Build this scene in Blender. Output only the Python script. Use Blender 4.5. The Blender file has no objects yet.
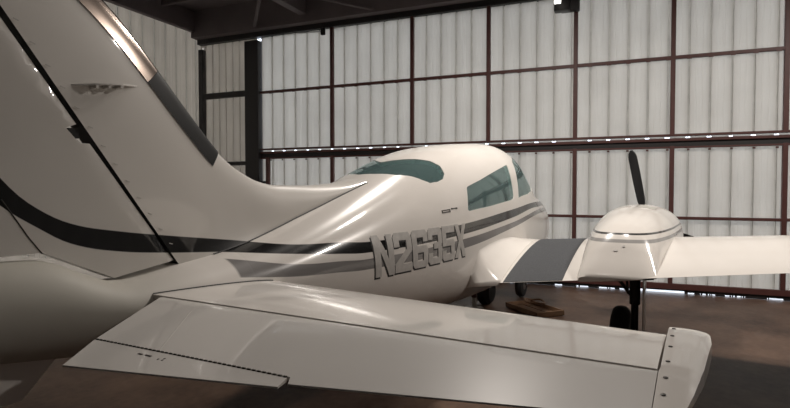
import bpy, bmesh, math, random
import numpy as np
from mathutils import Vector, Matrix
random.seed(4)
C = bpy.context.scene.collection
PI = math.pi
# ------------------------------------------------------------------ materials
def nodes(name):
    m = bpy.data.materials.new(name); m.use_nodes = True
    nt = m.node_tree
    return m, nt, nt.nodes['Principled BSDF']
def plain(name, col, rough=.5, metal=0., spec=.5, noise=0., nscale=8., bump=0., coat=0.):
    m, nt, b = nodes(name)
    b.inputs['Base Color'].default_value = (*col, 1)
    b.inputs['Roughness'].default_value = rough
    b.inputs['Metallic'].default_value = metal
    b.inputs['Specular IOR Level'].default_value = spec
    b.inputs['Coat Weight'].default_value = coat
    if noise or bump:
        tc = nt.nodes.new('ShaderNodeTexCoord'); n = nt.nodes.new('ShaderNodeTexNoise')
        n.inputs['Scale'].default_value = nscale; n.inputs['Detail'].default_value = 5
        nt.links.new(tc.outputs['Object'], n.inputs['Vector'])
        if noise:
            r = nt.nodes.new('ShaderNodeMix'); r.data_type = 'RGBA'
            r.inputs[6].default_value = (*[c*(1-noise) for c in col], 1)
            r.inputs[7].default_value = (*[min(1, c*(1+noise)) for c in col], 1)
            nt.links.new(n.outputs['Fac'], r.inputs[0]); nt.links.new(r.outputs[2], b.inputs['Base Color'])
        if bump:
            bp = nt.nodes.new('ShaderNodeBump'); bp.inputs['Strength'].default_value = bump
            bp.inputs['Distance'].default_value = .01
            nt.links.new(n.outputs['Fac'], bp.inputs['Height']); nt.links.new(bp.outputs['Normal'], b.inputs['Normal'])
    return m
def emit(name, col, s):
    m, nt, b = nodes(name)
    b.inputs['Emission Color'].default_value = (*col, 1); b.inputs['Emission Strength'].default_value = s
    return m
PAINT = (.76, .72, .675)
BLK_T = [(-.3,2.75),(.1,2.22),(.383,1.838),(.532,1.692),(.702,1.608),(.895,1.568),(1.149,1.529),(1.64,1.462),(1.9,1.424),(2.28,1.41),(2.55,1.394),(4.03,1.456),(5.37,1.541),(6.5,1.60),(8.6,1.56)]
BLK_B = [(-.3,2.60),(.1,2.05),(.381,1.717),(.531,1.606),(.7,1.512),(.894,1.465),(1.147,1.433),(1.56,1.398),(1.85,1.368),(2.24,1.333),(2.5,1.316),(4.02,1.358),(5.34,1.444),(6.5,1.53),(8.6,1.51)]
GRY_T = [(1.5,1.370),(1.89,1.305),(2.23,1.288),(2.49,1.275),(4.02,1.315),(5.34,1.392),(6.9,1.50),(8.6,1.48)]
GRY_B = [(1.5,1.270),(1.87,1.230),(2.2,1.213),(2.48,1.198),(4.02,1.226),(5.33,1.325),(6.9,1.44),(8.6,1.42)]
def paint(name, stripes=(), rough=.22, col=PAINT, zlines=(), dull=None):
    m, nt, b = nodes(name); L = nt.links.new; N = nt.nodes.new
    b.inputs['Roughness'].default_value = rough
    b.inputs['Coat Weight'].default_value = .5; b.inputs['Coat Roughness'].default_value = .05; b.inputs['Specular IOR Level'].default_value = .25
    tc = N('ShaderNodeTexCoord'); sp = N('ShaderNodeSeparateXYZ'); L(tc.outputs['Object'], sp.inputs[0])
    def math_(op, a, c, clamp=False):
        n = N('ShaderNodeMath'); n.operation = op; n.use_clamp = clamp
        for i, v in enumerate((a, c)):
            if isinstance(v, (int, float)): n.inputs[i].default_value = v
            else: L(v, n.inputs[i])
        return n.outputs[0]
    xn = math_('DIVIDE', math_('ADD', sp.outputs[0], .5), 10.)
    def curve(pts):
        fc = N('ShaderNodeFloatCurve'); cv = fc.mapping.curves[0]
        pp = [((x+.5)/10., z/3.) for x, z in pts]
        cv.points[0].location = pp[0]; cv.points[1].location = pp[-1]
        for p in pp[1:-1]: cv.points.new(*p)
        for p in cv.points: p.handle_type = 'AUTO_CLAMPED'
        fc.mapping.update()
        L(xn, fc.inputs['Value'])
        return math_('MULTIPLY', fc.outputs[0], 3.)
    ns = N('ShaderNodeTexNoise'); ns.inputs['Scale'].default_value = 2.2; ns.inputs['Detail'].default_value = 6
    L(tc.outputs['Object'], ns.inputs['Vector'])
    mx = N('ShaderNodeMix'); mx.data_type = 'RGBA'
    mx.inputs[6].default_value = (*[c*.93 for c in col], 1); mx.inputs[7].default_value = (*[c*1.05 for c in col], 1)
    L(ns.outputs['Fac'], mx.inputs[0]); cur = mx.outputs[2]
    def over(cur, mask, c):
        k = N('ShaderNodeMix'); k.data_type = 'RGBA'; L(mask, k.inputs[0]); L(cur, k.inputs[6]); k.inputs[7].default_value = (*c, 1)
        return k.outputs[2]
    z = sp.outputs[2]
    for top, bot, c, xmin, xmax in stripes:
        a = math_('MULTIPLY', math_('SUBTRACT', curve(top), z), 300., True)
        d = math_('MULTIPLY', math_('SUBTRACT', z, curve(bot)), 300., True)
        k = math_('MULTIPLY', a, d)
        e = math_('MULTIPLY', math_('SUBTRACT', sp.outputs[0], xmin), 60., True)
        f = math_('MULTIPLY', math_('SUBTRACT', xmax, sp.outputs[0]), 60., True)
        cur = over(cur, math_('MULTIPLY', math_('MULTIPLY', k, e), f), c)
    for z0, z1, c in zlines:
        a = math_('MULTIPLY', math_('SUBTRACT', z1, z), 300., True); d = math_('MULTIPLY', math_('SUBTRACT', z, z0), 300., True)
        cur = over(cur, math_('MULTIPLY', a, d), c)
    if dull:                                   # tail cone rougher, uncoated and darker; smooth gloss coat forward of it
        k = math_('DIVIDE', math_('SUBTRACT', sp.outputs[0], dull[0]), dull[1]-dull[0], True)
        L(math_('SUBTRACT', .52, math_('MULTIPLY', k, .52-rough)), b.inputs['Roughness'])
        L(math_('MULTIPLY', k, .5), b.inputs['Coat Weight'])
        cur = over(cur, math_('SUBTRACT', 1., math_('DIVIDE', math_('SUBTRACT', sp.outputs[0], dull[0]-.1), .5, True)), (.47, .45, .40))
    L(cur, b.inputs['Base Color'])
    return m
GREYP = (.20, .19, .185); BLACKP = (.004, .004, .0045)
M = {}
M['white'] = paint('white_paint')
M['elev'] = paint('duller_white_paint', rough=.34, col=(.62, .595, .565))  # darker and rougher than the main white
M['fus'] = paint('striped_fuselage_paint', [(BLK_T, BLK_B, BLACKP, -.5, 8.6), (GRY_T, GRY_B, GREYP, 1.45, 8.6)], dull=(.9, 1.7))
M['fin'] = paint('striped_fin_paint', [(BLK_T, BLK_B, BLACKP, -.5, 8.6)], rough=.36, col=(.66, .63, .59))
M['nac'] = paint('nacelle_paint', zlines=[(1.352, 1.372, (.05, .05, .05)), (1.285, 1.318, (.34, .33, .32))])
M['black'] = plain('black_seam_shade', (.006, .006, .006), .6)  # black for the fillet seam and for shade painted into gaps
M['rubber'] = plain('boot_rubber', (.010, .010, .010), .5, spec=.2, noise=.3)
M['tyre'] = plain('tyre_rubber', (.012, .012, .013), .75)
M['chrome'] = plain('polished_aluminium', (.22, .18, .155), .2, 1.)
M['metal'] = plain('dull_metal', (.30, .29, .28), .4, .9)
M['darkmetal'] = plain('dark_metal', (.03, .03, .03), .4, .6)
M['mat'] = plain('walkway_grit', (.055, .058, .064), .8, noise=.35, nscale=60, bump=.3)
M['letter'] = plain('registration_grey', (.50, .48, .455), .5, noise=.28, nscale=22)
M['shadowp'] = plain('registration_black', (.012, .011, .011), .4)
M['mark'] = plain('marking_black', (.03, .022, .02), .5)
M['prop'] = plain('propeller_black', (.012, .012, .013), .32)
M['fabric'] = plain('seat_cloth', (.30, .31, .29), .9, noise=.2, nscale=40)
M['cabin'] = plain('cabin_lining', (.50, .58, .56), .85)
M['vent'] = plain('vent_grey', (.40, .39, .36), .6)
M['screw'] = plain('screw_dark', (.04, .035, .03), .4, .6)
def glassmat():
    m, nt, b = nodes('tinted_glass'); L = nt.links.new; N = nt.nodes.new
    t = N('ShaderNodeBsdfTransparent'); t.inputs[0].default_value = (.68, .82, .80, 1)
    g = N('ShaderNodeBsdfGlossy'); g.inputs['Roughness'].default_value = .05; g.inputs[0].default_value = (.9, 1, .98, 1)
    f = N('ShaderNodeFresnel'); f.inputs[0].default_value = 1.75
    x = N('ShaderNodeMixShader'); L(f.outputs[0], x.inputs[0])
    df = N('ShaderNodeBsdfDiffuse'); df.inputs[0].default_value = (.25, .40, .40, 1)          # slightly milky acrylic; teal diffuse lifts the dark panes
    hz = N('ShaderNodeMixShader'); hz.inputs[0].default_value = .30; L(t.outputs[0], hz.inputs[1]); L(df.outputs[0], hz.inputs[2]); L(hz.outputs[0], x.inputs[1]); L(g.outputs[0], x.inputs[2])
    L(x.outputs[0], nt.nodes['Material Output'].inputs['Surface'])
    return m
M['glass'] = glassmat()
# ------------------------------------------------------------------ helpers
def tag(o, label=None, cat=None, group=None, kind=None):
    for k, v in (('label', label), ('category', cat), ('group', group), ('kind', kind)):
        if v: o[k] = v
    return o
def thing(name, loc, label, cat, group=None, rz=0.):
    o = bpy.data.objects.new(name, None); C.objects.link(o); o.location = loc; o.rotation_euler = (0, 0, rz)
    o.empty_display_size = .2
    return tag(o, label, cat, group)
def link(name, me, parent=None, label=None):
    o = bpy.data.objects.new(name, me); C.objects.link(o)
    if parent is not None:
        o.parent = parent
        p = parent; mat = Matrix.Identity(4)
        chain = []
        while p is not None: chain.append(p); p = p.parent
        for p in reversed(chain): mat = mat @ p.matrix_parent_inverse @ p.matrix_basis
        o.matrix_parent_inverse = mat.inverted()
    if label: o['label'] = label
    return o
def obj(name, bm, mats, parent=None, smooth=True, label=None, angle=40., normals=True):
    if not isinstance(mats, (list, tuple)): mats = [mats]
    if normals: bmesh.ops.recalc_face_normals(bm, faces=bm.faces[:])
    me = bpy.data.meshes.new(name); bm.to_mesh(me); bm.free()
    for m in mats: me.materials.append(m)
    if smooth:
        for p in me.polygons: p.use_smooth = True
        me.set_sharp_from_angle(angle=math.radians(angle))
    return link(name, me, parent, label)
def box(bm, c, s, bev=0., rot=None):
    r = bmesh.ops.create_cube(bm, size=1.)
    v = r['verts']
    bmesh.ops.scale(bm, vec=s, verts=v)
    if bev:
        e = list({e for q in v for e in q.link_edges})
        g = bmesh.ops.bevel(bm, geom=e, offset=bev, segments=2, affect='EDGES', profile=.5)
        v = list({q for f in g['faces'] for q in f.verts} | {q for q in v if q.is_valid})
    if rot is not None: bmesh.ops.rotate(bm, cent=(0, 0, 0), matrix=rot, verts=v)
    bmesh.ops.translate(bm, vec=c, verts=v)
    return v
def tube(bm, pts, r, n=10, cap=True):
    """round bar through pts; r is a number or one radius per point"""
    P = [Vector(p) for p in pts]; R = r if isinstance(r, (list, tuple)) else [r]*len(P)
    rings = []; up = None
    for i, p in enumerate(P):
        d = (P[min(i+1, len(P)-1)]-P[max(i-1, 0)]).normalized()
        if up is None: up = d.orthogonal().normalized()
        else: up = (up - d*up.dot(d)).normalized()
        s = d.cross(up)
        rings.append([bm.verts.new(p + (up*math.cos(2*PI*k/n) + s*math.sin(2*PI*k/n))*R[i]) for k in range(n)])
    for a, b in zip(rings, rings[1:]):
        for k in range(n): bm.faces.new((a[k], a[(k+1) % n], b[(k+1) % n], b[k]))
    if cap: bm.faces.new(rings[0]); bm.faces.new(rings[-1][::-1])
def lathe(bm, prof, c, axis='Y', n=32):
    """prof: (along, radius) pairs spun about the axis through c"""
    rings = []
    for a, r in prof:
        ring = []
        for k in range(n):
            u, v = r*math.cos(2*PI*k/n), r*math.sin(2*PI*k/n)
            p = {'Y': (u, a, v), 'X': (a, u, v), 'Z': (u, v, a)}[axis]
            ring.append(bm.verts.new((c[0]+p[0], c[1]+p[1], c[2]+p[2])))
        rings.append(ring)
    for a, b in zip(rings, rings[1:]):
        for k in range(n): bm.faces.new((a[k], a[(k+1) % n], b[(k+1) % n], b[k]))
    bm.faces.new(rings[0]); bm.faces.new(rings[-1])
def grid(bm, P, close=False):
    """P: rows of points -> quads"""
    V = [[bm.verts.new(p) for p in row] for row in P]
    for a, b in zip(V, V[1:]):
        n = len(a)
        for k in range(n if close else n-1):
            bm.faces.new((a[k], a[(k+1) % n], b[(k+1) % n], b[k]))
    return V
def patch2d(polys, du, dv):
    """filled outline(s) in (u,v), cut into cells; holes by even-odd fill of a 2-D curve"""
    cu = bpy.data.curves.new('tmp', 'CURVE'); cu.dimensions = '2D'; cu.fill_mode = 'BOTH'
    for pl in polys:
        s = cu.splines.new('POLY'); s.points.add(len(pl)-1); s.use_cyclic_u = True
        for q, (a, b) in zip(s.points, pl): q.co = (a, b, 0, 1)
    o = bpy.data.objects.new('tmp', cu); C.objects.link(o)
    dg = bpy.context.evaluated_depsgraph_get(); dg.update()
    me = bpy.data.meshes.new_from_object(o.evaluated_get(dg))
    bm = bmesh.new(); bm.from_mesh(me)
    bpy.data.objects.remove(o); bpy.data.curves.remove(cu); bpy.data.meshes.remove(me)
    bmesh.ops.remove_doubles(bm, verts=bm.verts[:], dist=1e-5)
    U = [v.co.x for v in bm.verts]; W = [v.co.y for v in bm.verts]
    for lo, hi, st, no in ((min(U), max(U), du, (1, 0, 0)), (min(W), max(W), dv, (0, 1, 0))):
        k = lo+st
        while k < hi-1e-4:
            bmesh.ops.bisect_plane(bm, geom=bm.verts[:]+bm.edges[:]+bm.faces[:], plane_co=Vector(no)*k, plane_no=no, dist=1e-5)
            k += st
    bmesh.ops.triangulate(bm, faces=[f for f in bm.faces if len(f.verts) > 4])
    return bm
def solid(bm, f0, f1):
    """turn a (u,v) patch into a closed slab between the surfaces f0(u,v) and f1(u,v)"""
    V = list(bm.verts); F = [[v.index for v in f.verts] for f in (bm.verts.index_update() or bm.faces)]
    E = [[v.index for v in e.verts] for e in bm.edges if e.is_boundary]
    co = [(v.co.x, v.co.y) for v in V]
    out = bmesh.new()
    A = [out.verts.new(f0(*c)) for c in co]; B = [out.verts.new(f1(*c)) for c in co]
    for f in F:
        out.faces.new([A[i] for i in f][::-1]); out.faces.new([B[i] for i in f])
    for a, b in E: out.faces.new((A[a], A[b], B[b], B[a]))
    bm.free()
    bmesh.ops.recalc_face_normals(out, faces=out.faces[:])
    return out
def boolean(o, cutters, op='DIFFERENCE'):
    for c in cutters:
        md = o.modifiers.new('b', 'BOOLEAN'); md.object = c; md.operation = op; md.solver = 'EXACT'
    dg = bpy.context.evaluated_depsgraph_get(); dg.update()
    me = bpy.data.meshes.new_from_object(o.evaluated_get(dg)); o.modifiers.clear()
    o.data = me
    for c in cutters: bpy.data.objects.remove(c)
def smooth_me(o, angle=40.):
    for p in o.data.polygons: p.use_smooth = True
    o.data.set_sharp_from_angle(angle=math.radians(angle))
# ---- fuselage loft
def pchip(xs,ys):
    xs=np.asarray(xs,float);ys=np.asarray(ys,float)
    h=np.diff(xs);d=np.diff(ys)/h
    m=np.zeros(len(xs));m[0]=d[0];m[-1]=d[-1]
    for i in range(1,len(xs)-1):
        if d[i-1]*d[i]>0:
            w1=2*h[i]+h[i-1];w2=h[i]+2*h[i-1]
            m[i]=(w1+w2)/(w1/d[i-1]+w2/d[i])
    def g(x):
        x=np.clip(np.asarray(x,float),xs[0],xs[-1])
        i=np.clip(np.searchsorted(xs,x,side='right')-1,0,len(xs)-2)
        t=(x-xs[i])/h[i]
        return ((1+2*t)*(1-t)**2)*ys[i]+t*(1-t)**2*h[i]*m[i]+t*t*(3-2*t)*ys[i+1]+t*t*(t-1)*h[i]*m[i+1]
    return g
# X, zbottom, ztop, halfwidth, z of max width, n upper, n lower
ST=np.array([
(0.02,1.18,1.36,0.070,1.28,2.0,2.0),
(0.10,1.11,1.44,0.115,1.26,2.0,2.0),
(0.40,1.045,1.470,0.170,1.25,2.1,2.1),
(0.55,1.02,1.460,0.190,1.23,2.1,2.1),
(0.70,0.995,1.395,0.212,1.20,2.1,2.1),
(0.88,0.97,1.325,0.238,1.18,2.2,2.2),
(1.25,0.96,1.37,0.290,1.17,2.2,2.2),
(1.70,0.88,1.45,0.360,1.16,2.2,2.2),
(2.30,0.78,1.62,0.450,1.16,2.2,2.3),
(2.80,0.71,1.79,0.525,1.17,2.2,2.4),
(3.20,0.66,1.93,0.575,1.18,2.3,2.5),
(3.60,0.62,2.06,0.610,1.20,2.4,2.6),
(4.10,0.58,2.18,0.640,1.20,2.5,2.8),
(4.60,0.56,2.25,0.650,1.20,2.6,2.8),
(5.20,0.55,2.31,0.655,1.20,2.7,2.8),
(5.70,0.55,2.34,0.650,1.20,2.8,2.8),
(6.10,0.56,2.30,0.640,1.20,2.8,2.8),
(6.40,0.57,2.16,0.630,1.20,2.7,2.7),
(6.75,0.58,1.92,0.610,1.20,2.6,2.6),
(7.10,0.60,1.77,0.580,1.20,2.5,2.5),
(7.80,0.66,1.69,0.470,1.17,2.3,2.3),
(8.30,0.74,1.54,0.345,1.14,2.1,2.1),
(8.65,0.87,1.39,0.200,1.12,2.0,2.0),
(8.78,0.99,1.26,0.090,1.11,2.0,2.0)])
FC=[pchip(ST[:,0],ST[:,k]) for k in range(1,7)]
def fsec(X):
    return [g(X) for g in FC]
def S(X,th):
    zb,zt,w,zw,nu,nl=fsec(X)
    c=np.cos(th);s=np.sin(th)
    n=np.where(s>=0,nu,nl);h=np.where(s>=0,zt-zw,zw-zb)
    return np.stack([np.asarray(X,float)+0*c,w*np.sign(c)*np.abs(c)**(2/n),zw+h*np.sign(s)*np.abs(s)**(2/n)],-1)
def finside(P):
    X=P[...,0];zb,zt,w,zw,nu,nl=fsec(X)
    dz=P[...,2]-zw
    n=np.where(dz>=0,nu,nl);h=np.where(dz>=0,zt-zw,zw-zb)
    return (np.abs(P[...,1])/w)**n+(np.abs(dz)/h)**n-1
def theta(P):
    X=P[0];zb,zt,w,zw,nu,nl=fsec(X);dz=P[2]-zw
    n=nu if dz>=0 else nl;h=(zt-zw) if dz>=0 else zw-zb
    c=np.sign(P[1])*(abs(P[1])/w)**(n/2);s=np.sign(dz)*(abs(dz)/h)**(n/2)
    return np.arctan2(s,c)
# ------------------------------------------------------------------ the aeroplane
plane = thing('airplane', (5.2, 0, 0), 'white twin-engine propeller airplane with black and grey stripes parked nose to the hangar door', 'airplane')
def half_theta(X, z):
    zb, zt, w, zw, nu, nl = [float(v) for v in fsec(X)]
    dz = z-zw; n, h = (nu, zt-zw) if dz >= 0 else (nl, zw-zb)
    t = min(1., abs(dz)/h)
    return w*max(0., 1-t**n)**(1/n)          # half width of the body at height z
def topz_f(X, y):
    zb, zt, w, zw, nu, nl = [float(v) for v in fsec(X)]
    return zw+(zt-zw)*max(0., 1-(abs(y)/w)**nu)**(1/nu)
def fus_grid(xs, nth, shrink=0.):
    th = np.linspace(0, 2*PI, nth, endpoint=False)
    bm = bmesh.new(); rows = []
    for X in xs:
        P = S(np.full(nth, X), th)
        if shrink:
            zw = float(fsec(X)[3]); c = np.array([X, 0, zw]); r = P-c
            L = np.linalg.norm(r, axis=1, keepdims=True); P = c+r*(L-shrink)/L
        rows.append([tuple(p) for p in P])
    V = grid(bm, rows, True)
    bm.faces.new(V[0]); bm.faces.new(V[-1][::-1])
    return bm
xs = np.unique(np.concatenate([np.linspace(.02, .4, 12), np.linspace(.4, 8.3, 110), np.linspace(8.3, 8.78, 14)]))
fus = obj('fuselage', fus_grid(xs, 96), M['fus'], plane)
cav = fus_grid(np.linspace(2.98, 6.75, 60), 64, .045)
cavity = obj('cavity', cav, M['cabin'])
def nrm(X, th):
    e = 1e-3
    a = S(X+e, th)-S(X-e, th); b = S(X, th+e)-S(X, th-e); n = np.cross(a, b); n /= np.linalg.norm(n)
    c = S(X, th)-np.array([X, 0, float(fsec(X)[3])])
    return n if n@c > 0 else -n
def on_fus(off):
    def f(X, td):
        th = math.radians(td); return tuple(S(X, th)+off*nrm(X, th))
    return f
def rounded(poly, r=.22):
    """cut the corners of an outline with small curves"""
    out = []
    n = len(poly)
    for i in range(n):
        p, q, s = (np.array(poly[j % n], float) for j in (i-1, i, i+1))
        a = q+(p-q)*r; b = q+(s-q)*r
        for t in (0, .25, .5, .75, 1.): out.append(tuple((1-t)**2*a+2*t*(1-t)*q+t*t*b))
    return out
half = [(3.46,90),(3.578,99.4),(3.694,107.5),(3.813,116.7),(3.87,125.2),(3.842,133.3),(3.77,136.6),(3.66,137),(3.544,135.5),(3.47,130.3),(3.394,123.3),(3.257,113.7),(3.148,100.8),(3.10,90)]
rear_poly = half + [(x, 180-t) for x, t in half[-2:0:-1]]
side_poly = rounded([(4.133,148.1),(4.506,145.7),(5.05,140.8),(5.50,136.6),(5.43,163.3),(4.614,163.8),(4.042,163.0)], .10)
shield = [(5.80,133.),(5.98,125),(6.06,110),(6.08,90)]
low = [(6.72,90),(6.70,105),(6.66,122),(6.56,140),(6.35,154),(6.1,160),(5.62,163.3)]
wind_poly = shield + low
wind_poly = [(x, t) for x, t in shield] + [(x, 180-t) for x, t in shield[-2::-1]] + [(x, 180-t) for x, t in low[::-1]][:-1] + [(x, t) for x, t in low]
mirror = lambda pl: [(x, 180-t) for x, t in pl]
wins = [('rear_window', rear_poly), ('side_window', side_poly), ('side_window', mirror(side_poly)), ('windshield', wind_poly)]
cut = []
for i, (n, pl) in enumerate(wins):
    cut.append(obj('cut', solid(patch2d([pl], .08, 4.), on_fus(-.12), on_fus(.10)), M['white']))
fus.data.materials.append(M['cabin'])
boolean(fus, [cavity]); boolean(fus, cut)
smooth_me(fus, 30)
for n, pl in wins:
    obj(n, solid(patch2d([pl], .06, 3.), on_fus(-.013), on_fus(-.005)), M['glass'], plane)
# cabin floor, seats, instrument panel
bm = bmesh.new(); box(bm, (5.0, 0, .86), (3.0, 1.0, .04)); obj('cabin_floor', bm, M['cabin'], plane)
for X in (4.2, 5.15):
    for y in (-.28, .28):
        bm = bmesh.new(); box(bm, (X, y, 1.08), (.48, .44, .16), .05)
        box(bm, (X-.27, y, 1.40), (.14, .44, .62), .05, None)
        box(bm, (X-.29, y, 1.80), (.09, .24, .16), .03); box(bm, (X, y, .94), (.36, .34, .13))
        obj('seat', bm, M['fabric'], plane)
bm = bmesh.new(); box(bm, (6.25, 0, 1.45), (.25, 1.0, .36), .04); obj('instrument_panel', bm, M['cabin'], plane)
# --- vertical fin with its dorsal fillet
seam_y = pchip([1.2,1.45,1.69,1.875,2.11,2.31,2.53,2.76,2.97],[.055,.085,.094,.090,.093,.103,.12,.144,.168])
TOP = [(.045,3.02),(.20,3.05),(.34,3.03),(.42,2.985),(.88,2.665),(1.0,2.56),(1.145,2.413),(1.35,2.20),(1.56,1.995),(1.645,1.934),(1.744,1.881),(1.901,1.822),(2.063,1.800),(2.327,1.800),(2.69,1.818),(2.97,1.860)]
BX = [1.235,1.32,1.38,1.42,1.55,1.59,1.65,1.72,1.80,1.86,1.94,2.06,2.18,2.40,2.72,2.97]
def fine(pts, n):
    t = np.arange(len(pts)); P = np.array(pts, float); q = np.linspace(0, len(pts)-1, n)
    return np.stack([pchip(t, P[:, k])(q) if P.ndim > 1 else None for k in range(P.shape[1])], 1)
NU, NV = 70, 36
Tc = fine(TOP, NU); Bx = fine([(b, 0) for b in BX], NU)[:, 0]
LE = np.array(fine(TOP, 200)[40:])
def fin_y(u, v, x, z, yb, X0, zb):
    d = np.sqrt(((LE-np.array([x, z]))**2).sum(1)).min()
    ym = .058-.018*min(1, max(0, (z-1.4)/1.6))
    t = 1-min(d/.40, 1.)
    y1 = ym*math.sqrt(max(0, 1-t*t))*min(1, (3.05-z)/.03+.2)
    y1 += max(0, yb-ym)*math.exp(-max(0, z-zb)/.07)*(1-v)
    y2 = yb*(1-v**2.0)**(1/1.6)
    w = min(1, max(0, (X0-1.62)/.55)); w = w*w*(3-2*w)
    return y1*(1-w)+y2*w
def fin_side(sg):
    rows = []
    for i in range(NU):
        X0 = Bx[i]; yb = float(seam_y(X0)); zb = topz_f(X0, yb)-.004
        row = []
        for j in range(NV):
            v = j/(NV-1)
            x = X0+(Tc[i, 0]-X0)*v; z = zb+(Tc[i, 1]-zb)*v
            row.append((x, sg*(fin_y(i, v, x, z, yb, X0, zb) if j < NV-1 else 0.), z))
        rows.append(row)
    return rows
bm = bmesh.new(); R_ = fin_side(-1); L_ = fin_side(1)
VR = grid(bm, R_); VL = grid(bm, L_)
for j in range(NV-1):
    f = bm.faces.new((VR[0][j], VR[0][j+1], VL[0][j+1], VL[0][j])); f.material_index = 1  # aft face coloured black to paint in the hinge gap's shade
bmesh.ops.remove_doubles(bm, verts=bm.verts[:], dist=1e-5)
fin = obj('vertical_fin', bm, [M['fin'], M['black']], plane)
# the black seam along the fillet's edge
bm = bmesh.new()
for sg in (-1, 1):
    pts = [(X, sg*(float(seam_y(X))+.003), topz_f(X, float(seam_y(X)))+.001) for X in np.linspace(1.45, 2.965, 60)]
    tube(bm, pts, .0055, 6)
obj('fillet_seam', bm, M['black'], fin)
# leading edge: polished upper length, black boot below
def le_strip(name, i0, i1, mat, lab, width=.112):
    bm = bmesh.new(); rows = []
    P = fine(TOP, 400)
    def at(q): return np.array([np.interp(q, np.arange(400), P[:, 0]), np.interp(q, np.arange(400), P[:, 1])])
    for q in np.linspace(i0, i1, 40):
        p = at(q); t = at(q+1)-at(q-1); t /= np.linalg.norm(t); n = np.array([t[1], -t[0]])   # inward
        if n[0] > 0: n = -n
        row = []
        for k in range(-8, 9):
            s = abs(k)/8.; d = width*s**1.6
            c = p+n*d
            ym = .058-.018*min(1, max(0, (c[1]-1.4)/1.6)); tt = 1-min(d/.40, 1.)
            y = ym*math.sqrt(max(0, 1-tt*tt))+.006
            if k == 0: c = p-n*.008; y = 0
            row.append((c[0], math.copysign(y, k) if k else 0., c[1]))
        rows.append(row)
    V = grid(bm, rows); bm.faces.new(V[0]); bm.faces.new(V[-1][::-1])
    return obj(name, bm, mat, fin, label=lab, angle=60)
Q = 399/(len(TOP)-1)
le_strip('leading_edge', 3.1*Q, 6.05*Q, M['chrome'], 'polished metal leading edge')
le_strip('boot', 6.06*Q, 8.0*Q, M['rubber'], 'black rubber boot')
# blade antenna on the side of the fin
bm = bmesh.new()
for sg in (-1, 1):
    pl = [(.66,-.035),(.75,-.105),(.88,-.105),(.92,-.09),(1.03,-.03)]
    b2 = solid(patch2d([pl], .5, .5), lambda u, v: (u, v*-sg, 2.238+.15*(u-.66)), lambda u, v: (u, v*-sg, 2.245+.15*(u-.66)))
    tmp = bpy.data.meshes.new('t'); b2.to_mesh(tmp); b2.free(); bm.from_mesh(tmp)
    for X in (.77, .83, .89): box(bm, (X, sg*.075, 2.232+.15*(X-.66)), (.014, .05, .016))
obj('antenna', bm, M['elev'], fin)
# --- rudder
def hinge_x(z): return .395+(2.496-z)*.7345
def rud_te(z): return 0.02-(z-1.47)*.34
pl = [(hinge_x(1.38)-.004,1.388),(.876,1.338),(.556,1.494),(.03,1.484),(rud_te(2.2),2.2),(rud_te(3.0),3.0),(rud_te(3.05)+.06,3.05),(hinge_x(3.02)-.004,3.02),(hinge_x(2.07)-.004,2.07),(hinge_x(2.07)-.055,2.05),(hinge_x(1.99)-.055,1.985),(hinge_x(1.99)-.004,1.985)]
def rud_y(x, z):
    h = hinge_x(z)-.004; t = min(1, max(0, (h-x)/(h-rud_te(z))))
    e = min(1, max(0, (h-x)/.03))
    return (.056-.018*min(1, max(0, (z-1.4)/1.6)))*(1-t*.92)*(.80+.20*math.sqrt(e))
rud = obj('rudder', solid(patch2d([pl], .03, .06), lambda x, z: (x, -rud_y(x, z), z), lambda x, z: (x, rud_y(x, z), z)), M['fin'], plane, angle=50)
bm = bmesh.new()
for sg in (-1, 1): tube(bm, [(x, sg*(rud_y(x, z)+.0005), z) for x, z in [(.553,1.49),(.50,1.565),(.453,1.644),(.40,1.73)]], .0028, 6)
obj('tab_hinge', bm, M['screw'], rud)
bm = bmesh.new(); box(bm, (hinge_x(2.03)-.035, 0, 2.03), (.045, .05, .045)); obj('hinge_bracket', bm, M['darkmetal'], rud)
for z in np.arange(1.48, 2.95, .083):
    for sg in (-1, 1):
        bm = bmesh.new(); box(bm, (hinge_x(z)+.045, sg*.0575, z), (.022, .003, .004), 0, Matrix.Rotation(.3, 3, 'Y'))
        obj('rivet', bm, M['letter'], fin, smooth=False)
# --- ventral fin
bm = solid(patch2d([[(.66,1.06),(.47,.865),(.02,.865),(-.02,1.16),(.3,1.10)]], .5, .5), lambda x, z: (x, -.012, z), lambda x, z: (x, .012, z))
obj('ventral_fin', bm, M['elev'], plane, smooth=False)
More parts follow.
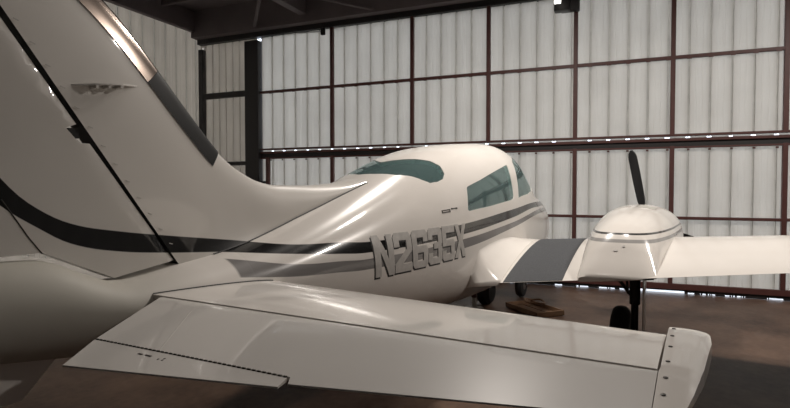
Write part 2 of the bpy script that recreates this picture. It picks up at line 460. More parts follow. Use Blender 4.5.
# --- tailplane: stabilizer, elevator, tab and tip
HX = .955
def ZS(Y): return 1.214+.0065*abs(Y)
def st_le(Y): return 1.73-(abs(Y)-.2)*.107
def st_half(Y): return .047-.010*abs(Y)/2.5
def el_te(Y): return .228+(abs(Y)-.778)*.272
def st_t(x, Y):                        # half thickness of the fixed part
    c = st_le(Y)-(HX-.03); t = min(1, max(0, (st_le(Y)-x)/c))
    return max(.0008, st_half(Y)*(1-(1-t)**2.3)**.5)
def el_t(x, Y):
    t = min(1, max(0, (HX-.007-x)/(HX-.007-el_te(Y))))
    e = min(1, max(0, (HX-.007-x)/.02))
    return st_half(Y)*(1-t*.93)*(.90+.10*e**.5)
for sg in (-1, 1):
    Ys = np.linspace(.12, 2.428, 40); fx = (1-np.cos(np.linspace(0, PI/2, 22)))
    bm = bmesh.new(); rows = []
    for Y in Ys:
        X = [st_le(Y)-(st_le(Y)-HX)*f for f in fx]
        rows.append([(x, sg*Y, ZS(Y)+st_t(x, Y)) for x in X]+[(x, sg*Y, ZS(Y)-st_t(x, Y)) for x in X[::-1]])
    V = grid(bm, rows, True); bm.faces.new(V[0]); bm.faces.new(V[-1][::-1])
    stab = obj('horizontal_stabilizer', bm, M['white'], plane)
    hx = HX-.007
    tab_y0, tab_y1 = .645, 1.50
    pl = [(hx,.30),(hx,2.43),(el_te(2.43),2.43),(el_te(tab_y1+.03),tab_y1+.03),(.472,tab_y1+.004),(.421,tab_y0-.004)]
    f = lambda s: (lambda x, Y: (x, sg*Y, ZS(Y)+s*el_t(x, Y)))
    elev = obj('elevator', solid(patch2d([pl], .05, .15), f(-1), f(1)), M['elev'], plane, angle=50)
    pl = [(.463,tab_y1),(el_te(tab_y1)-.022,tab_y1+.02),(el_te(.82)-.022,.80),(.413,tab_y0)]
    tab = obj('trim_tab', solid(patch2d([pl], .05, .15), f(-1), f(1)), M['elev'], elev, angle=50)
    bm = bmesh.new(); n = 44
    for k in range(n):
        t = (k+.5)/n; x = .417+(.467-.417)*t; Y = tab_y0+(tab_y1-tab_y0)*t
        box(bm, (x, sg*Y, ZS(Y)+el_t(x, Y)+.001), (.005, .011, .004))
    obj('tab_hinge', bm, M['screw'], elev)
    for k, (x, Y, w) in enumerate([(.392,.935,.020),(.394,.972,.03),(.400,1.045,.004),(.388,1.05,.004),(.388,1.03,.004)]):
        bm = bmesh.new(); box(bm, (x, sg*Y, ZS(Y)+el_t(x, Y)+.001), (.007, w, .001))
        obj('stencil_mark', bm, M['mark'], elev, smooth=False)
    bm = bmesh.new(); tube(bm, [(x, sg*Y, ZS(Y)+el_t(x, Y)+.0002) for x, Y in [(.445+.035*k, .96-.028*k) for k in range(12)]], .0012, 5); obj('panel_seam', bm, M['letter'], elev)
    # tip cap with its forward horn, and the screws that hold it
    pl = [(1.545,2.436),(1.56,2.47),(1.553,2.52),(1.53,2.55),(1.48,2.565),(1.35,2.567),(1.20,2.556),(1.05,2.544),(.85,2.52),(.70,2.496),(el_te(2.44)+.004,2.47),(el_te(2.44),2.4325),(hx,2.4325),(HX+.01,2.436)]
    def cap_t(x, Y):
        e = min(1, max(0, (2.575-(max(0, 1.2-x))*.13-Y)/.09))
        t = el_t(x, 2.43) if x < HX else (st_half(2.43)+.002+.012*min(1, max(0, (x-HX)/.4)))*max(.12, 1-max(0, (x-1.2)/.37)**2.4)**.5
        return t*(.12+.88*(1-(1-e)**2)**.5)
    g = lambda s: (lambda x, Y: (x, sg*Y, ZS(Y)+.002+s*cap_t(x, Y)))
    cap = obj('tip_cap', solid(patch2d([pl], .03, .025), g(-1), g(1)), M['white'], elev, angle=45)
    for x in (1.43,1.30,1.17,1.02,.90,.80,.70):
        b2 = bmesh.new(); lathe(b2, [(0, .0065), (.002, .0065), (.003, .004)], (x, sg*2.452, ZS(2.45)+.002+cap_t(x, 2.452)), 'Z', 12)
        obj('screw', b2, M['screw'], cap)
    # dark tube painting in the shade of the body-to-stabilizer gap
    bm = bmesh.new(); pts = []
    for X in np.linspace(.962, 1.66, 40):
        Y = .22
        for _ in range(12): Y = half_theta(X, ZS(Y)+st_t(X, Y))
        pts.append((X, sg*(Y+.002), ZS(Y)+st_t(X, Y)+.001))
    tube(bm, pts, .0045, 6); obj('root_gap_shade', bm, M['black'], stab)
# --- wings
def wing_p(Y):
    a = abs(Y); s = min(1, a/5.4)
    le = 5.93-.035*max(0, a-.6); te = 4.27+.05*max(0, a-2.3)
    inc = math.radians(6.4-1.35*max(0, a-.6)) if a < 4 else math.radians(.6)
    tk = .185-.016*a
    return le, te, inc, max(tk, .115), .765+.117*a
def foil(t, tk):
    return 5*tk*(.2969*math.sqrt(t)-.126*t-.3516*t*t+.2843*t**3-.1030*t**4), (.025*(2*.3*t-t*t)/.09 if t < .3 else .025*(1-.6+.6*t-t*t)/.49)
def wing_pt(Y, t, side):
    le, te, inc, tk, zt = wing_p(Y); c = le-te
    h, cam = foil(t, tk)
    x = le-c*t; z = zt+c*(1-t)*math.tan(inc)+c*(cam+side*h)
    return x, z
def wing_top(X, Y):
    le, te, inc, tk, zt = wing_p(Y); t = min(1, max(0, (le-X)/(le-te)))
    return wing_pt(Y, t, 1)[1]
ts = [(1-math.cos(PI*k/28))/2 for k in range(29)]
wings = {}
for sg in (-1, 1):
    bm = bmesh.new(); rows = []
    for Y in np.linspace(.30, 5.35, 48):
        a = [wing_pt(Y, t, 1) for t in ts]; b = [wing_pt(Y, t, -1) for t in ts[-2:0:-1]]
        rows.append([(x, sg*Y, z) for x, z in a+b])
    V = grid(bm, rows, True); bm.faces.new(V[0]); bm.faces.new(V[-1][::-1])
    wg = wings[sg] = obj('wing', bm, M['white'], plane)
    bm = solid(patch2d([[(4.275,.885),(4.275,1.445),(5.55,1.43),(5.80,1.41),(5.80,.93),(5.5,.92)]], .05, .1), lambda x, Y: (x, sg*Y, wing_top(x, Y)-.004), lambda x, Y: (x, sg*Y, wing_top(x, Y)+.004))
    obj('walkway', bm, M['mat'], wg, label='dark grey non-slip walkway')
    # aileron / flap gap line along the trailing part, tip tank
    bm = bmesh.new(); prof = [(x-5.1, .30*math.sqrt(max(0, 1-((x-5.15)/(1.35 if x > 5.15 else 1.6))**2))**1.2+.002) for x in np.linspace(3.56, 6.49, 40)]
    lathe(bm, prof, (5.1, sg*5.5, 1.45), 'X', 28); obj('tip_tank', bm, M['white'], wg)
    # fillet from the body to the wing
    bm = bmesh.new(); rows = []
    for X in np.linspace(4.10, 5.88, 40):
        zt = wing_top(X, .86) if X > 4.27 else wing_top(4.27, .86)-.02*(4.27-X)
        w = min(.86 if X > 4.27 else .86-.20*((4.27-X)/.17), .66+.6*(5.9-X))
        h = max(.012, min(.05+1.5*(X-4.06), .33-.25*(X-4.27), .012+.2*(5.9-X)))
        ya = half_theta(X, zt+h)-.012; yb = max(ya+.01, w)
        row = []
        for k in range(13):
            t = k/12.; p0 = (ya, zt+h); p1 = (ya*.62+yb*.38, zt+h*.42); p2 = (yb, zt+.004)
            row.append((X, sg*((1-t)**2*p0[0]+2*t*(1-t)*p1[0]+t*t*p2[0]), (1-t)**2*p0[1]+2*t*(1-t)*p1[1]+t*t*p2[1]))
        row.append((X, sg*(yb-.01), zt-.03)); row.append((X, sg*(half_theta(X, zt-.05)-.03), zt-.05))
        rows.append(row)
    V = grid(bm, rows, True); bm.faces.new(V[0]); bm.faces.new(V[-1][::-1])
    obj('wing_fillet', bm, M['white'], plane, angle=50)
# --- engine nacelles with propellers
NS = np.array([(4.262,.975,.998,.310,.985),(4.30,.965,1.050,.325,.985),(4.42,.955,1.195,.335,.99),(4.52,.95,1.315,.345,1.0),(4.62,.94,1.395,.355,1.0),(4.80,.92,1.46,.375,1.01),(5.2,.84,1.53,.42,1.03),(5.8,.76,1.58,.46,1.06),(6.4,.80,1.585,.475,1.14),(6.85,.88,1.565,.45,1.21),(7.05,.95,1.51,.39,1.24),(7.14,1.02,1.45,.32,1.25),(7.17,1.08,1.40,.26,1.25)])
NF = [pchip(NS[:, 0], NS[:, k]) for k in range(1, 5)]
NY = 1.895
def nac(X, th, sg, off=0.):
    zb, zt, w, zw = [float(g(X)) for g in NF]
    n = 2.3 if X > 4.5 else 2.3+(4.5-X)*6
    c, s = math.cos(th), math.sin(th); h = zt-zw if s >= 0 else zw-zb
    yy = (w+off)*math.copysign(abs(c)**(2/n), c); z = zw+(h+off)*math.copysign(abs(s)**(2/n), s)
    z += .117*sg*yy*min(1, max(0, (zt-z)/(zt-zw)))*min(1, max(0, (6.2-X)/1.0))
    return (X, sg*NY+yy, z)
for sg in (-1, 1):
    bm = bmesh.new(); rows = []
    for X in np.unique(np.concatenate([np.linspace(4.262, 4.7, 24), np.linspace(4.7, 7.17, 50)])):
        rows.append([nac(X, 2*PI*k/72, sg) for k in range(72)])
    V = grid(bm, rows, True); bm.faces.new(V[0]); bm.faces.new(V[-1][::-1])
    nc = obj('nacelle', bm, M['nac'], plane)
    for X0, X1 in ((5.62, 6.0), (5.62, 6.0)):
        pass
    for y0 in (-.20, .06):
        pl = [(5.75,y0),(6.15,y0),(6.15,y0+.16),(5.75,y0+.16)]
        def sn(off):
            def q(x, y):
                zb, zt, w, zw = [float(g(x)) for g in NF]
                return (x, sg*NY+y, zw+(zt-zw)*max(0, 1-(abs(y)/w)**2.3)**(1/2.3)+off)
            return q
        obj('cowl_vent', solid(patch2d([pl], .05, .05), sn(-.004), sn(.003)), M['vent'], nc)
    for dy, dx, w in ((.02,0,.035),(-.045,.03,.02)):
        bm = bmesh.new(); X = 4.44+dx; zb, zt, w_, zw = [float(g(X)) for g in NF]
        box(bm, (X, sg*NY+dy, zt+.001), (.018, w, .006), 0, Matrix.Rotation(-.85, 3, 'Y'))
        obj('filler_latch', bm, M['letter'], nc)
    hub = (7.24, sg*1.90, 1.30)
    bm = bmesh.new(); lathe(bm, [(-.07,.12),(-.06,.165),(.0,.165),(.10,.15),(.2,.115),(.28,.07),(.325,.03),(.335,.004)], hub, 'X', 32)
    pr = obj('propeller', bm, M['metal'], plane)
    for k in range(3):
        a = math.radians(79+120*k) if sg < 0 else math.radians(101+120*k)
        bm = bmesh.new(); rows = []
        for i in range(22):
            r = .10+.92*i/21; t = i/21
            ch = (.045+.10*min(1, t/.25)) if t < .25 else .145-.035*((t-.25)/.75)
            if t > .88: ch *= math.sqrt(max(.02, 1-((t-.88)/.125)**2))
            tw = math.radians(62-48*t); th = .028*(1-.8*t)+.004
            row = []
            for q in range(14):
                p = 2*PI*q/14; cu, cv = math.cos(p)*ch/2, math.sin(p)*th/2
                X = cu*math.sin(tw)+cv*math.cos(tw); s = cu*math.cos(tw)-cv*math.sin(tw)
                row.append((hub[0]+X, hub[1]+math.cos(a)*r-math.sin(a)*s, hub[2]+math.sin(a)*r+math.cos(a)*s))
            rows.append(row)
        V = grid(bm, rows, True); bm.faces.new(V[0]); bm.faces.new(V[-1][::-1])
        obj('blade', bm, M['prop'], pr)
    # main gear
    y = sg*1.965
    bm = bmesh.new(); tube(bm, [(5.22, y, .98), (5.22, y, .60)], .052, 14); tube(bm, [(5.22, y, .62), (5.22, y, .24)], .036, 14)
    tube(bm, [(5.22, y+sg*.03, .28), (5.22, sg*1.77, .28)], .03, 12)
    tube(bm, [(5.17, y, .62), (5.05, y, .48), (5.17, y, .30)], .018, 8)
    gear = obj('main_gear_strut', bm, M['darkmetal'], plane)
    bm = bmesh.new(); lathe(bm, [(-.085,.14),(-.088,.20),(-.075,.25),(-.045,.277),(0,.284),(.045,.277),(.075,.25),(.088,.20),(.085,.14)], (5.22, sg*1.835, .284), 'Y', 40)
    wh = obj('tire', bm, M['tyre'], gear)
    bm = bmesh.new(); lathe(bm, [(-.07,.05),(-.06,.145),(.06,.145),(.07,.05)], (5.22, sg*1.835, .284), 'Y', 28); obj('wheel', bm, M['metal'], gear)
    bm = bmesh.new(); tube(bm, [(5.22, sg*1.74, .93), (5.22, y, .64)], .018, 8); tube(bm, [(5.22, sg*1.88, .93), (5.22, sg*1.90, .70)], .013, 8)
    obj('side_brace', bm, M['darkmetal'], gear)
    bm = bmesh.new(); box(bm, (5.2, sg*2.055, .62), (.30, .012, .60), .004); obj('gear_door', bm, M['elev'], gear)
# --- nose gear
bm = bmesh.new(); tube(bm, [(7.86, 0, .80), (7.86, 0, .42)], .04, 12); tube(bm, [(7.86, -.085, .42), (7.86, .085, .42)], .025, 10)
for s in (-1, 1): tube(bm, [(7.86, s*.085, .42), (7.90, s*.085, .20)], .02, 10)
ng = obj('nose_gear_strut', bm, M['metal'], plane)
bm = bmesh.new(); lathe(bm, [(-.06,.09),(-.065,.14),(-.05,.18),(0,.204),(.05,.18),(.065,.14),(.06,.09)], (7.90, 0, .204), 'Y', 32); obj('tire', bm, M['tyre'], ng)
bm = bmesh.new(); lathe(bm, [(-.075,.03),(-.05,.10),(.05,.10),(.075,.03)], (7.90, 0, .204), 'Y', 24); obj('wheel', bm, M['metal'], ng)
for s in (-1, 1):
    bm = bmesh.new(); box(bm, (7.82, s*.16, .56), (.40, .01, .28), .003); obj('gear_door', bm, M['white'], ng)
# --- writing on the body
GL = {
'N': [[(0,0),(0,1),(.30,1),(.70,.40),(.70,1),(1,1),(1,0),(.70,0),(.30,.60),(.30,0)]],
'2': [[(0,0),(1,0),(1,.2),(.42,.2),(1,.52),(1,.88),(.88,1),(.12,1),(0,.88),(0,.64),(.3,.64),(.3,.8),(.7,.8),(.7,.58),(0,.22)]],
'6': [[(.12,0),(.88,0),(1,.1),(1,.48),(.88,.58),(.3,.58),(.3,.8),(.7,.8),(.7,.68),(1,.68),(1,.9),(.88,1),(.12,1),(0,.9),(0,.1)],[(.3,.18),(.7,.18),(.7,.4),(.3,.4)]],
'3': [[(.12,0),(.88,0),(1,.1),(1,.44),(.92,.5),(1,.56),(1,.9),(.88,1),(.12,1),(0,.9),(0,.68),(.3,.68),(.3,.8),(.7,.8),(.7,.6),(.4,.6),(.4,.42),(.7,.42),(.7,.18),(.3,.18),(.3,.32),(0,.32),(0,.1)]],
'5': [[(0,.1),(.12,0),(.88,0),(1,.1),(1,.5),(.88,.6),(.3,.6),(.3,.8),(1,.8),(1,1),(0,1),(0,.42),(.7,.42),(.7,.18),(.3,.18),(.3,.3),(0,.3)]],
'X': [[(0,0),(.32,0),(.5,.33),(.68,0),(1,0),(.68,.5),(1,1),(.68,1),(.5,.67),(.32,1),(0,1),(.32,.5)]]}
def on_side(sg, off):
    def f(X, z):
        zb, zt, w, zw, nu, nl = [float(v) for v in fsec(X)]
        return (X, sg*(half_theta(X, z)+off), z)
    return f
for sg in (-1, 1):
    for i, ch in enumerate('N2635X'):
        i_ = i if sg < 0 else 5-i
        x0 = 2.575+.2305*i_; W_ = .222; base = 1.128+.0045*i_; H = .305
        def tr(p, dx=0, dz=0):
            u = p[0] if sg < 0 else 1-p[0]
            return (x0+u*W_+dx, base+p[1]*H+dz)
        lt = obj('registration_letter', solid(patch2d([[tr(p) for p in q] for q in GL[ch]], .04, .03), on_side(sg, -.003), on_side(sg, .002)), M['letter'], fus, smooth=False)
        obj('letter_shadow', solid(patch2d([[tr(p, -.014, -.013) for p in q] for q in GL[ch]], .04, .03), on_side(sg, -.003), on_side(sg, .001)), M['shadowp'], lt, smooth=False, label='black drop shadow')
    bm = bmesh.new()
    for x0, x1, z0, z1 in ((3.55,3.70,1.578,1.587),(3.55,3.565,1.562,1.587),(3.685,3.70,1.565,1.587),(3.55,3.70,1.560,1.569),(3.72,3.745,1.588,1.602),(3.745,3.80,1.592,1.600),(3.80,3.835,1.590,1.604)):
        b2 = solid(patch2d([[(x0,z0),(x1,z0+(x1-x0)*.05),(x1,z1+(x1-x0)*.05),(x0,z1)]], .05, .05), on_side(sg, -.002), on_side(sg, .002))
        tmp = bpy.data.meshes.new('t'); b2.to_mesh(tmp); b2.free(); bm.from_mesh(tmp)
    obj('model_marking', bm, M['mark'], fus, smooth=False)
# ------------------------------------------------------------------ the hangar
WD = Vector((-.1201, .9928, 0)); WN = Vector((.9928, .1201, 0)); W0 = 9.15
ANG = math.atan2(WD.y, WD.x)-PI/2
def wp(s, d, z): return WD*s + WN*(W0+d) + Vector((0, 0, z))
RW = Matrix.Rotation(ANG, 3, 'Z')
def wbox(bm, s0, s1, d0, d1, z0, z1, bev=0.):
    return box(bm, wp((s0+s1)/2, (d0+d1)/2, (z0+z1)/2), (abs(d1-d0), abs(s1-s0), abs(z1-z0)), bev, RW)
m, nt, b = nodes('stained_concrete'); L = nt.links.new; N = nt.nodes.new
tc = N('ShaderNodeTexCoord'); n1 = N('ShaderNodeTexNoise'); n1.inputs['Scale'].default_value = .8; n1.inputs['Detail'].default_value = 8; n1.inputs['Roughness'].default_value = .65
n2 = N('ShaderNodeTexNoise'); n2.inputs['Scale'].default_value = 14; n2.inputs['Detail'].default_value = 6
cr = N('ShaderNodeValToRGB'); cr.color_ramp.elements[0].position = .32; cr.color_ramp.elements[0].color = (.034, .017, .011, 1); cr.color_ramp.elements[1].position = .7; cr.color_ramp.elements[1].color = (.15, .094, .066, 1)
L(tc.outputs['Object'], n1.inputs['Vector']); L(tc.outputs['Object'], n2.inputs['Vector'])
ad = N('ShaderNodeMath'); ad.operation = 'MULTIPLY_ADD'; ad.inputs[1].default_value = .25; L(n2.outputs['Fac'], ad.inputs[0]); L(n1.outputs['Fac'], ad.inputs[2])
sb = N('ShaderNodeMath'); sb.operation = 'SUBTRACT'; sb.inputs[1].default_value = .12; L(ad.outputs[0], sb.inputs[0]); L(sb.outputs[0], cr.inputs[0]); L(cr.outputs[0], b.inputs['Base Color'])
b.inputs['Roughness'].default_value = .5; b.inputs['Specular IOR Level'].default_value = .3; M['floor'] = m
M['sheet'] = plain('galvanised_sheet', (.545, .515, .47), .5, .0, noise=.10, nscale=1.6)
M['sheet_dull'] = plain('darker_sheet', (.40, .36, .31), .55, .0, noise=.12, nscale=1.6)  # darker, browner sheet on the left-hand walls
M['sheet_dark'] = plain('unseen_dark_sheet', (.09, .082, .075), .6, .0, noise=.12, nscale=1.6)  # unseen walls coloured dark to weaken reflections in the black stripes
M['groove_shade'] = plain('joint_shade', (.46, .43, .385), .8, noise=.2)
M['red'] = plain('red_oxide_steel', (.085, .030, .026), .5, noise=.25, nscale=9)
M['dark'] = plain('dark_steel', (.018, .016, .017), .5)
M['roof'] = plain('roof_underside', (.15, .125, .13), .7, noise=.2, nscale=2)
M['ground'] = plain('outdoor_concrete', (.62, .62, .62), .9)
M['wood'] = plain('raw_timber', (.20, .115, .065), .7, noise=.3, nscale=12)
M['galv'] = plain('pale_pipe', (.55, .52, .48), .45)
def structure(o): o['kind'] = 'structure'; return o
bm = bmesh.new(); wbox(bm, -8.4, 7.4, -17.8, .08, -.12, 0); structure(obj('floor', bm, M['floor'], smooth=False))
bm = bmesh.new(); wbox(bm, -40, 40, .08, 60, -.14, -.005); structure(obj('ground', bm, M['ground'], smooth=False))
def sheet(s0, s1, z0, z1, d=.0, mat=None, name='sheet', parent=None, holes=(), P=None, pitch=.31, phase=0., label=None):
    """ribbed sheet; holes: (s0,s1,z0,z1) openings"""
    P = P or wp
    prof = []; k0 = math.floor((s0-phase)/pitch)-1; k1 = math.ceil((s1-phase)/pitch)+1
    for k in range(k0, k1):
        c = phase+k*pitch
        prof += [(c-.017, 0), (c-.014, .045), (c+.014, .045), (c+.017, 0), (c+.10, 0), (c+.108, .003), (c+.122, .003), (c+.13, 0), (c+.185, 0), (c+.193, .003), (c+.207, .003), (c+.215, 0)]
    ss = sorted({s for s, _ in prof if s0 < s < s1} | {s0, s1} | {h for q in holes for h in q[:2] if s0 < h < s1})
    px = [p[0] for p in prof]; py = [p[1] for p in prof]
    zs = sorted({z0, z1} | {h for q in holes for h in q[2:] if z0 < h < z1})
    bm = bmesh.new()
    rows = [[tuple(P(s, d+float(np.interp(s, px, py)), z)) for s in ss] for z in zs]
    V = [[bm.verts.new(p) for p in r] for r in rows]
    for i in range(len(zs)-1):
        for j in range(len(ss)-1):
            sm, zm = (ss[j]+ss[j+1])/2, (zs[i]+zs[i+1])/2
            if any(q[0] < sm < q[1] and q[2] < zm < q[3] for q in holes): continue
            f = bm.faces.new((V[i][j], V[i][j+1], V[i+1][j+1], V[i+1][j]))
            if np.interp(sm, px, py) > .02: f.material_index = 1          # darker colour paints in the shade of the narrow grooves
    r = bmesh.ops.solidify(bm, geom=bm.faces[:], thickness=.0015)
    return obj(name, bm, [mat or M['sheet'], M['groove_shade']], parent, smooth=False, label=label)
POSTS = [3.32, 1.47, -.09, -1.67, -3.23, -4.82, -6.40, -7.98]
SR = -8.0; SL = 5.18; SC = 7.0
pitch = .31; ph = -.37
# door leaves between the column and the right-hand wall
hangar_door = structure(thing('door_1', wp(-1.4, 0, 0), None, None))
cs = [ph+pitch*k for k in range(-27, 20)]
rnd = random.Random(7)
slots = [(c-.026-.010*rnd.random(), c+.026+.016*rnd.random(), 2.634, 2.652) for c in cs if SR < c-.05 and c+.05 < SL and rnd.random() > .08]
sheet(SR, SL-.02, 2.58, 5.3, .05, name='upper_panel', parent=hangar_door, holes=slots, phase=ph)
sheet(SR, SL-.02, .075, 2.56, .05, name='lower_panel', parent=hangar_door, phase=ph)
for s in POSTS:
    for z0, z1 in ((2.665, 5.25), (.17, 2.50)):
        bm = bmesh.new(); wbox(bm, s-.035, s+.035, -.035, .045, z0, z1, .005); obj('post', bm, M['red'], hangar_door, smooth=False)
bm = bmesh.new(); wbox(bm, 4.96, 5.04, -.035, .045, .17, 2.50, .005); obj('post', bm, M['red'], hangar_door, smooth=False)
for s0, s1, z0, z1, nm in ((SR, SL, 3.955, 4.01, 'girt'), (SR, SL, 1.26, 1.31, 'girt'), (SR, SL, 2.66, 2.70, 'hinge_rail'), (SR, SL, 2.46, 2.49, 'hinge_rail'), (SR, SL, .075, .17, 'bottom_rail')):
    bm = bmesh.new(); wbox(bm, s0, s1, -.03, .04, z0, z1, .005); obj(nm, bm, M['red'], hangar_door, smooth=False)
bm = bmesh.new(); wbox(bm, SR, SL, .005, .045, 2.49, 2.58, .004); obj('hinge_rail', bm, M['dark'], hangar_door, smooth=False)
bm = bmesh.new(); wbox(bm, SR, SL, -.034, .045, 2.58, 2.628, .004); obj('hinge_rail', bm, M['red'], hangar_door, smooth=False)
bm = bmesh.new()
for c in cs:
    if SR+.1 < c < SL-.1:
        wbox(bm, c-.035, c+.035, -.033, -.028, 3.935, 3.965); wbox(bm, c-.02, c+.02, -.022, -.014, 2.42, 2.45)
obj('clip', bm, M['red'], hangar_door, smooth=False)
# bottom seal with worn gaps
gaps = [(-2.62,-2.44),(-3.45,-2.72),(-3.62,-3.50),(-3.90,-3.68),(-4.34,-4.04),(-4.84,-4.62),(-2.36,-2.1),(-1.95,-1.72),(-1.5,-1.34),(-.72,-.52),(.1,.25)]
gaps = sorted(gaps)
bm = bmesh.new(); cur = SR
for a, bb in gaps+[(SL, SL)]:
    wbox(bm, cur, a, .0, .03, .004, .08)
    if a < SL:
        q = a
        while q < bb-.02:
            w = .02+.05*rnd.random()
            if a < -3.5 or a > -2.7:
                if rnd.random() < .35: wbox(bm, q, min(bb, q+w*.5), .0, .03, .004, .08)
            q += w
        wbox(bm, a, bb, .0, .03, .048 if (-3.5 < a < -2.7) else .03, .08)
    cur = bb
obj('bottom_seal', bm, M['dark'], hangar_door, smooth=False)
# fixed wall left of the door with its column and dark girts
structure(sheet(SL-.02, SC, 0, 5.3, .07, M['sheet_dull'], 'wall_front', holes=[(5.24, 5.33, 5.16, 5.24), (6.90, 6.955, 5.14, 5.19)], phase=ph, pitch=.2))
bm = bmesh.new(); wbox(bm, SL, 5.55, -.12, .055, 0, 5.16, .01); structure(obj('trim_1', bm, M['dark'], smooth=False))
bm = bmesh.new(); wbox(bm, 6.83, 6.96, -.06, .06, 0, 5.12, .01); structure(obj('trim_2', bm, M['dark'], smooth=False))
bm = bmesh.new(); wbox(bm, 5.5, 6.9, -.05, .06, 3.93, 4.06, .01); wbox(bm, 5.5, 6.9, -.05, .06, 2.33, 2.42, .01); wbox(bm, 5.05, 5.2, -.03, .04, 1.9, 1.96); structure(obj('trim_3', bm, M['dark'], smooth=False))
# side, rear and right walls
Pl = lambda s, d, z: wp(SC+d, -s, z)
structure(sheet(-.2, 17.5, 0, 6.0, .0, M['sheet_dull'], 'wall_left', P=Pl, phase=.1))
bm = bmesh.new(); box(bm, wp(SC-.06, -8.7, 5.72), (17.2, .12, .46), 0, RW); structure(obj('trim_4', bm, M['roof'], smooth=False))
Pr = lambda s, d, z: wp(SR-d, -s, z)
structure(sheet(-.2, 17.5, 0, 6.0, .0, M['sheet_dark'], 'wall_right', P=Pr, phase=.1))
Pb = lambda s, d, z: wp(s, -17.4-d, z)
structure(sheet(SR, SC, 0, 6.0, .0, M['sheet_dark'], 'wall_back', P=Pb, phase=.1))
# header beam, roof deck, purlins, rafters
bm = bmesh.new(); wbox(bm, SR, SC, -.05, .12, 5.245, 5.37, .01); structure(obj('trim_5', bm, M['dark'], smooth=False))
bm = bmesh.new(); wbox(bm, SR, SC, -.25, .14, 5.36, 6.0); structure(obj('trim_6', bm, M['roof'], smooth=False))
bm = bmesh.new(); wbox(bm, SR-.2, SC+.2, -17.6, .3, 5.98, 6.06); structure(obj('ceiling', bm, M['roof'], smooth=False))
for k, d in enumerate(np.arange(-1.2, -17, -1.25)):
    bm = bmesh.new(); wbox(bm, SR, SC, d-.04, d+.04, 5.80, 5.98, .005); structure(obj('trim_%d' % (7+k), bm, M['roof'], smooth=False))
for k, s in enumerate((-4.9, -.4, 3.9)):
    bm = bmesh.new(); wbox(bm, s-.09, s+.09, -17.3, -.25, 5.52, 5.80, .01)
    structure(obj('trim_%d' % (30+k), bm, M['roof'], smooth=False))
bm = bmesh.new()
for s0, s1 in ((2.2, 3.8), (5.2, 3.95)): tube(bm, [wp(s0, -.2, 5.42), wp(s1, -1.6, 5.62)], .035, 8)
structure(obj('trim_35', bm, M['roof'], smooth=False))
# door rod, floodlight
rod = thing('door_rod', wp(3.55, -.08, 5.2), 'thin grey rod with a latch knob under the header beam above the door', 'rod')
bm = bmesh.new(); tube(bm, [wp(4.15, -.085, 5.20), wp(3.52, -.085, 5.16)], .012, 8); obj('bar', bm, M['metal'], rod)
bm = bmesh.new(); wbox(bm, 3.44, 3.54, -.12, -.05, 5.08, 5.24, .02); obj('latch', bm, M['darkmetal'], rod)
fl = thing('floodlight', wp(-1.45, -.2, 5.12), 'small black floodlight bracketed to the header at the top of a door post', 'lamp')
bm = bmesh.new(); wbox(bm, -1.74, -1.42, -.22, -.06, 4.92, 5.16, .02); obj('bracket', bm, M['dark'], fl)
bm = bmesh.new(); wbox(bm, -1.58, -1.32, -.34, -.16, 4.90, 5.20, .02); obj('housing', bm, M['darkmetal'], fl)
bm = bmesh.new(); wbox(bm, -1.44, -1.33, -.36, -.338, 5.02, 5.14, .004); obj('lens', bm, emit('flood_lens', (1, .97, .9), 6.), fl)
# things on the floor beyond the airplane's wing
cr_ = thing('wooden_crate', (6.98, -.46, 0), 'low brown wooden crate lying on the floor behind the airplane wing', 'crate', rz=.9)
bm = bmesh.new()
RZ = Matrix.Rotation(.9, 3, 'Z')
def cb(bm, c, s): box(bm, Vector((6.98, -.46, 0))+RZ @ Vector(c), s, .004, RZ)
for y in (-.22, .22):
    for z in (.045,): cb(bm, (0, y, z), (.75, .02, .07))
for x in (-.375, .375):
    for z in (.045,): cb(bm, (x, 0, z), (.02, .46, .07))
for y in (-.15, 0, .15): cb(bm, (0, y, .012), (.75, .12, .02))
obj('slats', bm, M['wood'], cr_, smooth=False)
bm = bmesh.new(); tube(bm, [Vector((6.98,-.46,.20))+RZ @ Vector((.1+.17*math.cos(a), -.08+.12*math.sin(a), -.075+.01*math.sin(3*a))) for a in np.linspace(0, 6.2, 30)], .014, 8)
tag(obj('rope_loop', bm, M['wood']), 'brown rope loop lying on top of the low wooden crate', 'rope')
bm = bmesh.new(); lathe(bm, [(-.10,.02),(-.10,.16),(-.06,.20),(.06,.20),(.10,.16),(.10,.02)], (7.12, .32, .20), 'Y', 28)
tag(obj('spare_tire', bm, M['tyre']), 'black spare tire standing on the floor beside the low wooden crate', 'tire')
st = thing('stand_pipe', (6.75, .30, 0), 'pale pipe stand with a round foot standing beside the black spare tire', 'stand')
bm = bmesh.new(); lathe(bm, [(0,.14),(.015,.14),(.03,.05),(.04,.03)], (6.72, .36, 0), 'Z', 24); obj('foot', bm, M['galv'], st)
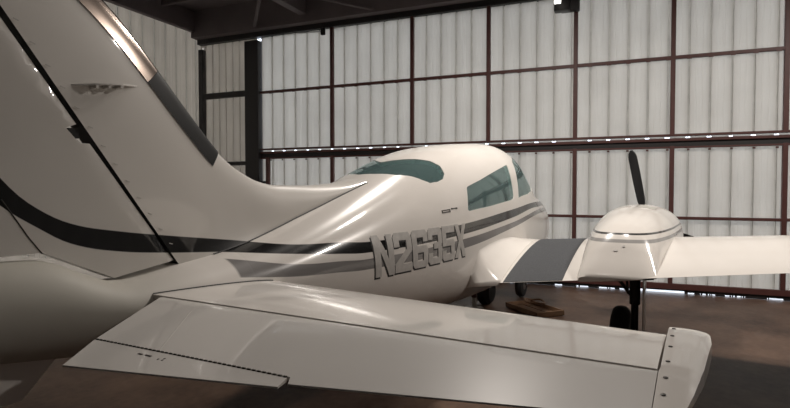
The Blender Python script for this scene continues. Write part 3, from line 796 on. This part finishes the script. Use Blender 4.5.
bm = bmesh.new(); tube(bm, [(6.72,.36,.03),(6.72,.36,.17)], .035, 14); obj('pipe', bm, M['galv'], st)
bm = bmesh.new(); tube(bm, [(6.72,.36,.17),(6.72,.36,.34)], .042, 14); obj('collar', bm, M['red'], st)
# ------------------------------------------------------------------ lamps
def lamp(x, y, power, size, col=(1., .925, .85), z=5.25, label=''):
    t = thing('ceiling_lamp', (x, y, z+.2), label, 'lamp', 'high bay lamps under the roof')
    bm = bmesh.new(); lathe(bm, [(.02,size*.5+.04),(.10,size*.42),(.26,.09),(.36,.08),(.38,.02)], (x, y, z), 'Z', 28); obj('shade', bm, M['metal'], t)
    bm = bmesh.new(); tube(bm, [(x,y,z+.36),(x,y,5.98)], .012, 8); obj('cord', bm, M['dark'], t)
    l = bpy.data.lights.new('bulb', 'AREA'); l.shape = 'DISK'; l.size = size; l.energy = power; l.color = col
    o = bpy.data.objects.new('bulb', l); C.objects.link(o); o.location = (x, y, z)
lamp(5.1, -.45, 215, .4, label='high bay lamp above the airplane cabin')
lamp(4.9, -1.9, 40, .4, label='high bay lamp above the right engine')
lamp(5.8, -4.9, 280, .4, label='high bay lamp above the right wing tip')
lamp(1.9, -1.0, 14, .4, label='added fill lamp above the airplane tail')  # weak unseen fill added to brighten the tail surfaces
w = bpy.data.worlds.new('daylight'); bpy.context.scene.world = w; w.use_nodes = True
bg = w.node_tree.nodes['Background']; bg.inputs[0].default_value = (.80, .88, 1., 1); bg.inputs[1].default_value = 5.
# ------------------------------------------------------------------ camera
cd = bpy.data.cameras.new('camera'); cam = bpy.data.objects.new('camera', cd); C.objects.link(cam)
cd.sensor_width = 36.; cd.lens = 534./790.*36.; cd.clip_start = .05
cam.location = (-.706, -2.525, 1.773)
cam.rotation_euler = (math.radians(90-1.6), 0, math.radians(29.7-90))
sc = bpy.context.scene; sc.camera = cam
vs = sc.view_settings; vs.view_transform = 'Standard'; vs.look = 'None'; vs.gamma = 1.; vs.use_curve_mapping = False
vs.exposure = -0.5
